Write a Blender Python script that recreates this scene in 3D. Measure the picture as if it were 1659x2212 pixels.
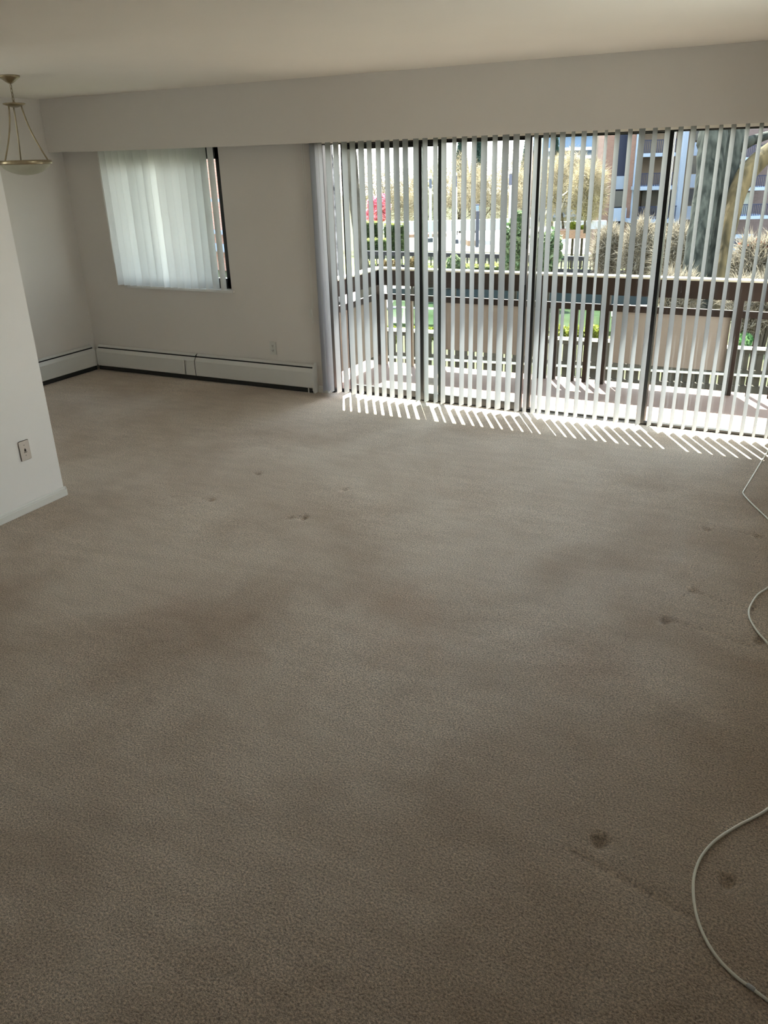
import bpy, bmesh, math, random
import numpy as np
from mathutils import Vector, Matrix

for o in list(bpy.data.objects):
    bpy.data.objects.remove(o, do_unlink=True)
SC = bpy.context.scene
COL = SC.collection
R = math.radians
random.seed(7)

# ------------------------------------------------------------------ camera
F, PIT, YAW, ROL = 1737.25, 0.411493, 0.475723, -0.028740
CX, CY, CZ = 6.295, -5.942, 1.861
IW, IH = 1659, 2212
fw = Vector((-math.sin(YAW)*math.cos(PIT), math.cos(YAW)*math.cos(PIT), -math.sin(PIT)))
rt0 = Vector((math.cos(YAW), math.sin(YAW), 0)); up0 = rt0.cross(fw)
rt = rt0*math.cos(ROL)+up0*math.sin(ROL)
up = up0*math.cos(ROL)-rt0*math.sin(ROL)
cd = bpy.data.cameras.new('camera')
cam = bpy.data.objects.new('camera', cd); COL.objects.link(cam)
M4 = Matrix((rt, up, -fw)).transposed().to_4x4(); M4.translation = Vector((CX, CY, CZ))
cam.matrix_world = M4
cd.sensor_fit = 'HORIZONTAL'; cd.sensor_width = 36; cd.lens = F/IW*36
cd.clip_start = .05; cd.clip_end = 600
SC.camera = cam

def at(px, py, D):
    """world point seen at a pixel of the photograph, D metres in front of the camera"""
    return Vector((CX, CY, CZ)) + (fw + rt*((px-IW/2)/F) + up*((IH/2-py)/F))*D

# ------------------------------------------------------------------ world, sun, exposure
SC.view_settings.view_transform = 'Standard'
SC.view_settings.look = 'None'
SC.view_settings.gamma = 1
SC.view_settings.use_curve_mapping = False
SC.view_settings.exposure = 2.25
SKY = 2.0; SUNE = 15.0
w = bpy.data.worlds.new('sky'); SC.world = w; w.use_nodes = True
nt = w.node_tree; nt.nodes.clear()
wo = nt.nodes.new('ShaderNodeOutputWorld'); bg = nt.nodes.new('ShaderNodeBackground')
tc = nt.nodes.new('ShaderNodeTexCoord'); sx = nt.nodes.new('ShaderNodeSeparateXYZ')
cr = nt.nodes.new('ShaderNodeValToRGB')
cr.color_ramp.elements[0].position = 0.0; cr.color_ramp.elements[0].color = (.97, .93, .87, 1)
cr.color_ramp.elements[1].position = .75; cr.color_ramp.elements[1].color = (.52, .66, .88, 1)
e = cr.color_ramp.elements.new(.18); e.color = (.93, .93, .92, 1)
nt.links.new(tc.outputs['Generated'], sx.inputs[0]); nt.links.new(sx.outputs['Z'], cr.inputs[0])
nt.links.new(cr.outputs[0], bg.inputs[0]); bg.inputs[1].default_value = SKY
nt.links.new(bg.outputs[0], wo.inputs[0])

sd = bpy.data.lights.new('sun', 'SUN'); sd.energy = SUNE; sd.angle = R(.55); sd.color = (1, .96, .90)
sun = bpy.data.objects.new('sun', sd); COL.objects.link(sun)
EL, AZ = R(56), R(29.5)
sdir = Vector((-math.sin(AZ)*math.cos(EL), math.cos(AZ)*math.cos(EL), math.sin(EL)))   # towards the sun
sun.rotation_euler = sdir.to_track_quat('Z', 'Y').to_euler(); sun.location = (0, 12, 14)

# ------------------------------------------------------------------ materials
ALB = 1.0; SPEC = .5
def mat(name, col, rough=.6, metal=0, var=0, scale=8, bump=0, bscale=60, col2=None, transl=0, detail=4, stretch=None, spec=None):
    col = tuple(c*ALB for c in col); col2 = tuple(c*ALB for c in col2) if col2 else None
    m = bpy.data.materials.new(name); m.use_nodes = True
    nt = m.node_tree; b = nt.nodes['Principled BSDF']
    b.inputs['Base Color'].default_value = (*col, 1); b.inputs['Roughness'].default_value = rough
    b.inputs['Metallic'].default_value = metal
    b.inputs['Specular IOR Level'].default_value = SPEC if spec is None else spec
    tcn = nt.nodes.new('ShaderNodeTexCoord'); src = tcn.outputs['Object']
    if stretch:
        mp = nt.nodes.new('ShaderNodeMapping'); mp.inputs['Scale'].default_value = stretch
        nt.links.new(src, mp.inputs[0]); src = mp.outputs[0]
    base = None
    if var or col2:
        n = nt.nodes.new('ShaderNodeTexNoise'); n.inputs['Scale'].default_value = scale; n.inputs['Detail'].default_value = detail
        nt.links.new(src, n.inputs['Vector'])
        r = nt.nodes.new('ShaderNodeValToRGB')
        r.color_ramp.elements[0].position = .35; r.color_ramp.elements[1].position = .65
        c2 = col2 if col2 else tuple(min(1, c*(1+var)) for c in col)
        c1 = col if col2 else tuple(c*(1-var) for c in col)
        r.color_ramp.elements[0].color = (*c1, 1); r.color_ramp.elements[1].color = (*c2, 1)
        nt.links.new(n.outputs['Fac'], r.inputs[0]); nt.links.new(r.outputs[0], b.inputs['Base Color']); base = r.outputs[0]
    if bump:
        n2 = nt.nodes.new('ShaderNodeTexNoise'); n2.inputs['Scale'].default_value = bscale; n2.inputs['Detail'].default_value = 3
        nt.links.new(src, n2.inputs['Vector'])
        bp = nt.nodes.new('ShaderNodeBump'); bp.inputs['Strength'].default_value = bump; bp.inputs['Distance'].default_value = .01
        nt.links.new(n2.outputs['Fac'], bp.inputs['Height']); nt.links.new(bp.outputs[0], b.inputs['Normal'])
    if transl:
        t = nt.nodes.new('ShaderNodeBsdfTranslucent'); t.inputs[0].default_value = (*col, 1)
        if base: nt.links.new(base, t.inputs[0])
        mx = nt.nodes.new('ShaderNodeMixShader'); mx.inputs[0].default_value = transl
        out = nt.nodes['Material Output']
        nt.links.new(b.outputs[0], mx.inputs[1]); nt.links.new(t.outputs[0], mx.inputs[2]); nt.links.new(mx.outputs[0], out.inputs[0])
    return m

def brick(name, c1, c2, mortar, scale=4, bw=.5, bh=.2):
    c1, c2, mortar = [tuple(c*ALB for c in q) for q in (c1, c2, mortar)]
    m = bpy.data.materials.new(name); m.use_nodes = True; nt = m.node_tree; b = nt.nodes['Principled BSDF']
    tcn = nt.nodes.new('ShaderNodeTexCoord'); bt = nt.nodes.new('ShaderNodeTexBrick'); mp = nt.nodes.new('ShaderNodeMapping')
    mp.inputs['Rotation'].default_value = (R(90), 0, 0)
    nt.links.new(tcn.outputs['Object'], mp.inputs[0]); nt.links.new(mp.outputs[0], bt.inputs[0])
    bt.inputs['Color1'].default_value = (*c1, 1); bt.inputs['Color2'].default_value = (*c2, 1); bt.inputs['Mortar'].default_value = (*mortar, 1)
    bt.inputs['Scale'].default_value = scale; bt.inputs['Brick Width'].default_value = bw; bt.inputs['Row Height'].default_value = bh
    nt.links.new(bt.outputs[0], b.inputs['Base Color']); b.inputs['Roughness'].default_value = .9
    return m

def glass(name, tint=(.93, .97, .95), refl=1.0):
    m = bpy.data.materials.new(name); m.use_nodes = True; nt = m.node_tree; nt.nodes.clear()
    out = nt.nodes.new('ShaderNodeOutputMaterial'); t = nt.nodes.new('ShaderNodeBsdfTransparent'); g = nt.nodes.new('ShaderNodeBsdfGlossy')
    t.inputs[0].default_value = (*tint, 1); g.inputs['Roughness'].default_value = .02
    lw = nt.nodes.new('ShaderNodeLayerWeight'); lw.inputs[0].default_value = .5
    pw = nt.nodes.new('ShaderNodeMath'); pw.operation = 'POWER'; pw.inputs[1].default_value = 5
    fr = nt.nodes.new('ShaderNodeMath'); fr.operation = 'MULTIPLY_ADD'; fr.inputs[1].default_value = .9; fr.inputs[2].default_value = .022
    nt.links.new(lw.outputs['Facing'], pw.inputs[0]); nt.links.new(pw.outputs[0], fr.inputs[0])
    mx = nt.nodes.new('ShaderNodeMixShader')
    nt.links.new(fr.outputs[0], mx.inputs[0]); nt.links.new(t.outputs[0], mx.inputs[1]); nt.links.new(g.outputs[0], mx.inputs[2])
    nt.links.new(mx.outputs[0], out.inputs[0])
    return m

WALL = mat('wall_paint', (.71, .67, .63), .7, var=.015, scale=1.5, bump=.06, bscale=160)
CEIL = mat('ceiling_paint', (.85, .80, .73), .8, var=.02, scale=.8, bump=.05, bscale=120)
PART = mat('window_lit_wall_paint', (.93, .905, .89), .65, var=.01, scale=2, bump=.05, bscale=160)  # lighter than the other walls: window light put into the colour
TRIMW = mat('trim_paint', (.80, .79, .76), .45)
BLACK = mat('dark_bronze_metal', (.012, .011, .011), .35, spec=.4)
GLASS = glass('window_glass')
VANEN = mat('backlit_vane_vinyl', (.80, .81, .80), .5, transl=.36, bump=.03, bscale=300)  # brighter, more translucent vane copy: backlight put into the material
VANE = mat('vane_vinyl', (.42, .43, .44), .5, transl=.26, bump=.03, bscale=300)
HEAT = mat('heater_enamel', (.66, .65, .62), .4, var=.02, scale=3)
DARK = mat('dark_gap', (.015, .015, .014), .8)
ALM = mat('almond_plastic', (.72, .64, .58), .4)
WHP = mat('white_plastic', (.66, .65, .61), .4)
BRASS = mat('brushed_bronze', (.36, .30, .20), .32, metal=.9, var=.1, scale=30)
BOWL = mat('frosted_glass', (.66, .65, .54), .35, var=.08, scale=9, transl=.35)
CORDM = mat('cord_white', (.70, .70, .66), .5)
CABLE = mat('cable_white', (.88, .88, .80), .4)
WOODB = mat('brown_stained_wood', (.020, .0125, .0095), .7, spec=.15, var=.25, scale=5, bump=.1, bscale=30)
CAPM = mat('sunlit_cap', (.40, .37, .29), .6, var=.06, scale=5)  # sunlight on the cap tops put into a pale colour
PANEL = mat('beige_panel', (.22, .19, .165), .6, var=.03, scale=3)
TANW = mat('tan_wood', (.12, .088, .06), .6, var=.12, scale=8)  # tan colour of the side panel and the left-bay post bottoms
DECK = mat('pink_concrete_deck', (.13, .072, .050), .8, var=.10, scale=4, bump=.1, bscale=60)
STUC = mat('stucco', (.55, .52, .47), .9)

# ------------------------------------------------------------------ mesh helpers
def B(): return bmesh.new()
def box(bm, x0, x1, y0, y1, z0, z1):
    vs = [bm.verts.new((x, y, z)) for x in (x0, x1) for y in (y0, y1) for z in (z0, z1)]
    for f in ((0, 1, 3, 2), (4, 6, 7, 5), (0, 4, 5, 1), (2, 3, 7, 6), (0, 2, 6, 4), (1, 5, 7, 3)):
        bm.faces.new([vs[i] for i in f])
def prism(bm, prof, axis, a, b):
    """extrude a closed 2-D profile along an axis from a to b"""
    def P(p, t):
        if axis == 'x': return (t, p[0], p[1])
        if axis == 'y': return (p[0], t, p[1])
        return (p[0], p[1], t)
    A = [bm.verts.new(P(p, a)) for p in prof]; Bv = [bm.verts.new(P(p, b)) for p in prof]
    n = len(prof)
    bm.faces.new(A); bm.faces.new(Bv[::-1])
    for i in range(n):
        bm.faces.new((A[i], Bv[i], Bv[(i+1) % n], A[(i+1) % n]))
def sheet(line, t):
    """thin closed profile from an open polyline"""
    out = []; n = len(line)
    for i, p in enumerate(line):
        a = Vector(line[max(0, i-1)]); b = Vector(line[min(n-1, i+1)]); d = (b-a).normalized()
        out.append((p[0]-d.y*t, p[1]+d.x*t))
    return list(line)+out[::-1]
def tube(bm, pts, rad, seg=8, cap=True):
    rings = []; pts = [Vector(p) for p in pts]
    prevn = None
    for i, p in enumerate(pts):
        d = (pts[min(i+1, len(pts)-1)]-pts[max(i-1, 0)]).normalized()
        if prevn is None:
            n = d.orthogonal().normalized()
        else:
            n = (prevn-d*prevn.dot(d)); n = n.normalized() if n.length > 1e-6 else d.orthogonal().normalized()
        prevn = n; b = d.cross(n); r = rad[i] if isinstance(rad, (list, tuple)) else rad
        rings.append([bm.verts.new(p+n*(math.cos(2*math.pi*k/seg)*r)+b*(math.sin(2*math.pi*k/seg)*r)) for k in range(seg)])
    for a, b in zip(rings, rings[1:]):
        for k in range(seg):
            bm.faces.new((a[k], a[(k+1) % seg], b[(k+1) % seg], b[k]))
    if cap:
        bm.faces.new(rings[0][::-1]); bm.faces.new(rings[-1])
def lathe(bm, prof, seg=40, c=(0, 0, 0)):
    rings = []
    for r, z in prof:
        if r < 1e-5: rings.append([bm.verts.new((c[0], c[1], c[2]+z))])
        else: rings.append([bm.verts.new((c[0]+r*math.cos(2*math.pi*k/seg), c[1]+r*math.sin(2*math.pi*k/seg), c[2]+z)) for k in range(seg)])
    for a, b in zip(rings, rings[1:]):
        for k in range(seg):
            k2 = (k+1) % seg
            q = [a[k % len(a)], a[k2 % len(a)], b[k2 % len(b)], b[k % len(b)]]
            u = []
            for v in q:
                if v not in u: u.append(v)
            if len(u) > 2: bm.faces.new(u)
def bevel(bm, wd, seg=2):
    bmesh.ops.recalc_face_normals(bm, faces=bm.faces)
    bmesh.ops.bevel(bm, geom=[e for e in bm.edges if len(e.link_faces) == 2 and e.calc_face_angle(0) > .5], offset=wd, segments=seg, affect='EDGES', clamp_overlap=True)
def obj(name, bm, m, parent=None, smooth=False, fixn=True):
    if fixn: bmesh.ops.recalc_face_normals(bm, faces=bm.faces)
    me = bpy.data.meshes.new(name); bm.to_mesh(me); bm.free()
    return link(name, me, m, parent, smooth)
def link(name, me, m, parent=None, smooth=False):
    for mm in (m if isinstance(m, (list, tuple)) else [m]): me.materials.append(mm)
    if smooth: me.polygons.foreach_set('use_smooth', [True]*len(me.polygons))
    o = bpy.data.objects.new(name, me); COL.objects.link(o)
    if parent is not None:
        o.parent = parent
        o.matrix_parent_inverse = parent.matrix_world.inverted() if parent.type != 'EMPTY' else Matrix.Translation(-parent.location)
    return o
def bx(name, m, parent, *a, bev=0):
    bm = B(); box(bm, *a)
    if bev: bevel(bm, bev)
    return obj(name, bm, m, parent)
def thing(name, label, cat, loc=(0, 0, 0), group=None):
    o = bpy.data.objects.new(name, None); COL.objects.link(o); o.location = loc; o.empty_display_size = .1
    o['label'] = label; o['category'] = cat
    if group: o['group'] = group
    return o
def tag(o, label, cat, group=None, kind=None):
    o['label'] = label; o['category'] = cat
    if group: o['group'] = group
    if kind: o['kind'] = kind
    return o
def struct(name, bm, m, label=None):
    o = obj(name, bm, m); o['kind'] = 'structure'
    if label: o['label'] = label
    return o
def tris(name, V, m, parent=None, quads=False):
    """V: (n,3,3) or (n,4,3) array of separate faces"""
    n, k, _ = V.shape; me = bpy.data.meshes.new(name)
    me.vertices.add(n*k); me.vertices.foreach_set('co', V.reshape(-1).astype(np.float32))
    me.loops.add(n*k); me.loops.foreach_set('vertex_index', np.arange(n*k, dtype=np.int32))
    me.polygons.add(n); me.polygons.foreach_set('loop_start', np.arange(0, n*k, k, dtype=np.int32))
    me.update(calc_edges=True)
    return link(name, me, m, parent)

# ------------------------------------------------------------------ room shell
ZC, ZS, YS = 2.44, 2.006, -.164
XR, YB = 6.62, -7.6
# carpet: a fine grid with furniture dents and faint pressed lines
def carpet():
    x0, x1, y0, y1 = 0.0, XR, YB, .14
    nx, ny = 560, 640
    X, Y = np.meshgrid(np.linspace(x0, x1, nx), np.linspace(y0, y1, ny))
    Z = np.zeros_like(X)
    dents = [(3.292, -1.914, .9), (3.955, -1.934, .9), (3.288, -2.403, .9), (3.951, -2.405, 1.1), (6.048, -1.671, .9), (6.299, -1.658, .9),
             (6.066, -2.398, .7), (6.328, -2.456, .8), (5.995, -2.725, 1.3), (6.371, -2.725, 1.4), (6.02, -4.078, 1.5), (6.373, -4.072, 1.2), (3.05, -2.46, .4), (3.88, -2.44, .7)]
    for dx, dy, s in dents:
        r2 = ((X-dx)/.0145)**2+((Y-dy)/.0165)**2
        Z -= .019*s*np.exp(-r2/2)
    def line(ax, ay, bx_, by, dep):
        d = np.hypot(bx_-ax, by-ay); t = np.clip(((X-ax)*(bx_-ax)+(Y-ay)*(by-ay))/d**2, 0, 1)
        q = np.hypot(X-(ax+t*(bx_-ax)), Y-(ay+t*(by-ay)))
        return -dep*1.8*np.exp(-(q/.014)**2)
    for l in [(5.95, -4.15, 6.30, -4.24, .003), (5.98, -2.70, 6.36, -2.79, .0025), (6.06, -2.40, 6.34, -2.50, .0018), (6.05, -1.62, 6.32, -1.66, .0016),
              (6.03, -1.75, 6.04, -2.30, .0012), (6.30, -1.70, 6.335, -2.45, .0012), (5.80, -3.55, 5.93, -4.0, .0012), (3.15, -2.40, 3.29, -2.41, .002), (3.88, -2.42, 3.96, -2.42, .002)]:
        Z += line(*l)
    Z += .0012*np.sin(X*2.1+Y*3.3)*np.sin(Y*1.7-X)
    co = np.stack([X, Y, Z], -1).reshape(-1, 3).astype(np.float32)
    i = np.arange(nx-1); j = np.arange(ny-1); I, J = np.meshgrid(i, j); a = (J*nx+I).reshape(-1)
    fcs = np.stack([a, a+1, a+nx+1, a+nx], -1).astype(np.int32)
    me = bpy.data.meshes.new('floor'); me.vertices.add(len(co)); me.vertices.foreach_set('co', co.reshape(-1))
    me.loops.add(fcs.size); me.loops.foreach_set('vertex_index', fcs.reshape(-1))
    me.polygons.add(len(fcs)); me.polygons.foreach_set('loop_start', np.arange(0, fcs.size, 4, dtype=np.int32))
    me.update(calc_edges=True)
    m = bpy.data.materials.new('beige_carpet'); m.use_nodes = True; nt = m.node_tree; b = nt.nodes['Principled BSDF']
    b.inputs['Roughness'].default_value = 1; b.inputs['Specular IOR Level'].default_value = .1
    b.inputs['Sheen Weight'].default_value = .25; b.inputs['Sheen Roughness'].default_value = .5
    tcn = nt.nodes.new('ShaderNodeTexCoord')
    def noise(sc, det, rough=.5, src=None, dist=0):
        n = nt.nodes.new('ShaderNodeTexNoise'); n.inputs['Scale'].default_value = sc; n.inputs['Detail'].default_value = det
        n.inputs['Roughness'].default_value = rough; n.inputs['Distortion'].default_value = dist
        nt.links.new(src or tcn.outputs['Object'], n.inputs['Vector']); return n.outputs['Fac']
    def ramp(fac, p0, c0, p1, c1):
        r = nt.nodes.new('ShaderNodeValToRGB'); r.color_ramp.elements[0].position = p0; r.color_ramp.elements[1].position = p1
        r.color_ramp.elements[0].color = (*c0, 1); r.color_ramp.elements[1].color = (*c1, 1); nt.links.new(fac, r.inputs[0]); return r.outputs[0]
    def mul(a, c):
        x = nt.nodes.new('ShaderNodeMix'); x.data_type = 'RGBA'; x.blend_type = 'MULTIPLY'; x.inputs[0].default_value = 1
        nt.links.new(a, x.inputs[6]); nt.links.new(c, x.inputs[7]); return x.outputs[2]
    base = ramp(noise(150, 3, .75), .34, (.32, .255, .20), .66, (1.0, .84, .685))       # tufts
    big = ramp(noise(1.1, 5, .6, dist=.5), .33, (.76, .71, .66), .60, (1, 1, 1))          # worn and soiled patches
    mp = nt.nodes.new('ShaderNodeMapping'); mp.inputs['Rotation'].default_value = (0, 0, R(-25)); mp.inputs['Scale'].default_value = (2.2, 9, 1)
    nt.links.new(tcn.outputs['Object'], mp.inputs[0])
    nap = ramp(noise(1.6, 4, .6, src=mp.outputs[0]), .35, (.91, .90, .89), .6, (1, 1, 1))  # brushed nap
    c = mul(mul(base, big), nap)
    # individual spill stains
    for sxp, syp, rr, cc in [(4.86, -3.05, .20, (.90, .84, .80)), (5.05, -3.35, .16, (.90, .85, .82)), (4.05, -3.55, .40, (.85, .80, .77)), (3.2, -3.9, .24, (.84, .80, .76)), (2.9, -3.75, .2, (.88, .83, .8)), (5.75, -3.2, .14, (.92, .87, .84))]:
        d = nt.nodes.new('ShaderNodeVectorMath'); d.operation = 'DISTANCE'; d.inputs[1].default_value = (sxp, syp, 0)
        nt.links.new(tcn.outputs['Object'], d.inputs[0])
        nn = nt.nodes.new('ShaderNodeMath'); nn.operation = 'MULTIPLY_ADD'; nn.inputs[1].default_value = .35*rr/.2
        nt.links.new(noise(5, 3), nn.inputs[0]); nt.links.new(d.outputs['Value'], nn.inputs[2])
        c = mul(c, ramp(nn.outputs[0], rr*.9, cc, rr*2.0+.1, (1, 1, 1)))
    nt.links.new(c, b.inputs['Base Color'])
    bp = nt.nodes.new('ShaderNodeBump'); bp.inputs['Strength'].default_value = 1.0; bp.inputs['Distance'].default_value = .010
    nt.links.new(noise(150, 4, .7), bp.inputs['Height'])
    bp2 = nt.nodes.new('ShaderNodeBump'); bp2.inputs['Strength'].default_value = .12; bp2.inputs['Distance'].default_value = .02
    nt.links.new(noise(14, 3, .6, src=mp.outputs[0]), bp2.inputs['Height']); nt.links.new(bp.outputs[0], bp2.inputs['Normal'])
    nt.links.new(bp2.outputs[0], b.inputs['Normal'])
    o = link('floor', me, m, smooth=True); o['kind'] = 'structure'
    bm = B(); box(bm, -.2, XR+.2, YB-.2, .18, -.25, -.03); struct('floor_slab', bm, STUC)
carpet()
bm = B(); box(bm, -.2, XR+.2, YB-.2, .2, ZC, ZC+.2); struct('ceiling', bm, CEIL)

DX0, DX1, DZ1 = 2.735, 6.36, 1.999      # sliding door opening
WX0, WX1, WZ0, WZ1 = .50, 1.776, .845, 2.02
bm = B()
for a in [(-.2, WX0, 0, .2, 0, ZC), (WX0, WX1, 0, .2, 0, WZ0), (WX0, WX1, 0, .2, WZ1, ZC), (WX1, DX0, 0, .2, 0, ZC), (DX0, DX1, 0, .2, DZ1, ZC), (DX1, XR+.2, 0, .2, 0, ZC)]:
    box(bm, *a)
struct('wall_back', bm, WALL)
bm = B()
for a in [(YB, -3.6, 0, ZC), (-2.9, 0, 0, ZC), (-3.6, -2.9, 0, 1.2), (-3.6, -2.9, 2.05, ZC)]: box(bm, -.2, 0, *a)
struct('wall_left', bm, WALL)
bm = B()
for a in [(-3.6, -3.56, 1.2, 2.05), (-2.94, -2.9, 1.2, 2.05), (-3.56, -2.94, 1.2, 1.24), (-3.56, -2.94, 2.01, 2.05)]: box(bm, -.12, -.08, *a)
w3 = struct('fill_window_left', bm, BLACK)  # invented window out of view, added to let fill daylight into the nook
bm = B(); box(bm, -.102, -.098, -3.56, -2.94, 1.24, 2.01); obj('glass_pane', bm, GLASS, w3)
bm = B()
for a in [(XR, XR+.2, YB, -3.1, 0, ZC), (XR, XR+.2, -2.0, 0, 0, ZC), (XR, XR+.2, -3.1, -2.0, 0, 1.15), (XR, XR+.2, -3.1, -2.0, 2.2, ZC)]: box(bm, *a)
struct('wall_right', bm, WALL)
bm = B()
for a in [(-3.1, -3.05, 1.15, 2.2), (-2.05, -2.0, 1.15, 2.2), (-3.05, -2.05, 1.15, 1.2), (-3.05, -2.05, 2.15, 2.2), (-2.57, -2.53, 1.2, 2.15)]: box(bm, XR+.08, XR+.12, *a)
w2 = struct('fill_window_right', bm, BLACK)  # unseen window added in the right wall to bring in fill daylight
bm = B(); box(bm, XR+.098, XR+.102, -3.05, -2.05, 1.2, 2.15); obj('glass_pane', bm, GLASS, w2)
bm = B()
box(bm, -.2, XR+.2, YB-.2, YB, 0, ZC)
struct('wall_front', bm, WALL)
XP, YP = 2.387, -2.70
bm = B(); box(bm, XP-.12, XP, YB, YP, 0, ZC); box(bm, 0, XP-.12, -4.3, -4.18, 0, ZC); struct('wall_partition', bm, PART)
# valance bulkhead over the window wall (its lower edge is not perfectly straight)
bm = B()
xs = [0, .35, .8, 1.3, 1.9, 2.7, 3.6, 4.6, 5.4, 6.1, XR]
zb = [.005, .000, -.003, -.004, -.006, -.006, -.004, -.001, .002, .006, .009]
rows = []
for x, dz in zip(xs, zb):
    rows.append([bm.verts.new((x, YS, ZC)), bm.verts.new((x, YS, ZS+dz)), bm.verts.new((x, YS+.03, ZS+dz)), bm.verts.new((x, YS+.03, ZC))])
for a, b in zip(rows, rows[1:]):
    for k in range(4): bm.faces.new((a[k], b[k], b[(k+1) % 4], a[(k+1) % 4]))
bm.faces.new(rows[0]); bm.faces.new(rows[-1][::-1])
struct('wall_valance', bm, WALL)

bm = B(); prism(bm, [(0, 2.03), (-.020, 2.03), (-.020, 2.014), (-.002, 1.995), (0, 1.995)], 'x', DX0-.03, DX1+.03); struct('added_lintel_strip', bm, mat('bright_lintel_strip', (.88, .85, .76), .5))  # pale strip added for the bright lintel, chamfered to catch floor bounce
def baseboard(name, a, b, axis, off, side):
    """small moulded skirting; off = wall plane, side = direction into the room"""
    bm = B(); s = side
    prof = [(off, 0), (off+s*.013, 0), (off+s*.013, .038), (off+s*.009, .041), (off+s*.009, .047), (off+s*.005, .055), (off, .057)]
    if axis == 'x': prism(bm, prof, 'x', a, b)
    else: prism(bm, prof, 'y', a, b)
    return struct(name, bm, TRIMW)
baseboard('baseboard_partition', YB, YP+.012, 'y', XP, 1)
bm = B(); box(bm, XP-.13, XP+.012, YP, YP+.013, 0, .055); bevel(bm, .004); struct('baseboard_partition_end', bm, TRIMW)
baseboard('baseboard_right', YB, 0, 'y', XR, -1)
baseboard('baseboard_back', 2.625, 2.73, 'x', 0, -1)

# ------------------------------------------------------------------ sliding glass door
bm = B()
box(bm, DX0, DX1, .03, .17, 1.988, DZ1+.02)
box(bm, DX0, DX0+.032, .03, .17, 0, 1.99)
box(bm, DX1-.032, DX1, .03, .17, 0, 1.99)
box(bm, DX0, DX1, .072, .17, -.04, .004)
for y in (.09, .12, .15): box(bm, DX0+.03, DX1-.03, y-.003, y+.003, .002, .010)
door = struct('door_1', bm, BLACK)
def sash(x0, x1, y, ztop, zbot_h, st=.036, stl=None):
    bm = B(); a = y-.016; b = y+.016
    zb = .008; sl = stl or st
    box(bm, x0, x0+sl, a, b, zb, 1.992); box(bm, x1-st, x1, a, b, zb, 1.992)
    box(bm, x0+sl, x1-st, a, b, ztop, 1.992); box(bm, x0+sl, x1-st, a, b, zb, zb+zbot_h)
    s = obj('door_sash', bm, BLACK, door)
    bm = B(); box(bm, x0+sl, x1-st, y-.002, y+.002, zb+zbot_h, ztop); obj('glass_pane', bm, GLASS, s)
    return s
sA = sash(2.885, 3.748, .122, 1.950, .060, .030)
sB = sash(3.565, 4.448, .088, 1.970, .062, .026, .034)
sC = sash(4.474, 5.402, .122, 1.980, .014, .040, .030)
sD = sash(5.362, 6.335, .088, 1.985, .014, .036, .038)
bm = B(); box(bm, 4.421, 4.444, .057, .073, .98, 1.24); bevel(bm, .004)
h = obj('door_handle', bm, mat('handle_grey', (.22, .22, .23), .4, metal=.4), sB)
bm = B()
for z in (1.02, 1.11, 1.20): lathe(bm, [(0, 0), (.0045, 0), (.0045, .003), (0, .003)], 12); 
bmesh.ops.delete(bm, geom=bm.verts[:], context='VERTS')
for z in (1.02, 1.11, 1.20): tube(bm, [(4.4325, .058, z), (4.4325, .0545, z)], .005, 10)
obj('handle_screws', bm, BLACK, h)

# ------------------------------------------------------------------ window in the nook
bm = B()
box(bm, WX0, WX1, .065, .12, WZ1-.105, WZ1); box(bm, WX0, WX1, .065, .12, WZ0, WZ0+.088)
box(bm, WX0, WX0+.06, .065, .12, WZ0, WZ1); box(bm, 1.690, WX1, .065, .12, WZ0, WZ1); box(bm, 1.10, 1.145, .07, .12, WZ0, WZ1)
win = struct('window_1', bm, BLACK)
bm = B(); box(bm, WX0+.05, 1.105, .088, .092, WZ0+.08, WZ1-.1); box(bm, 1.14, 1.695, .098, .102, WZ0+.08, WZ1-.1); obj('glass_pane', bm, GLASS, win)
bm = B(); box(bm, .575, 1.808, -.028, .07, .822, .846); bevel(bm, .004); obj('window_sill', bm, TRIMW, win)

# ------------------------------------------------------------------ vertical blinds
def vane_mesh(z0, z1, wd=.083, vm=None):
    bm = B(); n = 6; line = []
    for i in range(n+1):
        t = i/n-.5; line.append((t*wd, .0045*(1-(2*t)**2)-.0025))
    prof = sheet(line, .0009)
    prism(bm, prof, 'z', z0, z1)
    bmesh.ops.recalc_face_normals(bm, faces=bm.faces)
    me = bpy.data.meshes.new('vane'); bm.to_mesh(me); bm.free(); me.materials.append(vm or VANE); return me
def blind(name, label, vanes, z0, z1, xa, xb, yc=-.055, vm=None):
    t = thing(name, label, 'blinds', ((xa+xb)/2, yc, z0))
    bm = B(); box(bm, xa, xb, yc-.022, yc+.022, z1+.012, z1+.05); bevel(bm, .004)
    obj('headrail', bm, WHP, t)
    me = vane_mesh(0, z1-z0, vm=vm)
    rnd = random.Random(3)
    for x, a in vanes:
        o = bpy.data.objects.new('vane', me); COL.objects.link(o); o.parent = t
        o.matrix_parent_inverse = Matrix.Translation(-t.location)
        o.location = (x, yc, z0+rnd.uniform(-.0025, .0025))
        o.rotation_euler = (rnd.uniform(-.0012, .0012), rnd.uniform(-.0015, .0015), R(a))
    return t
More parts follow.
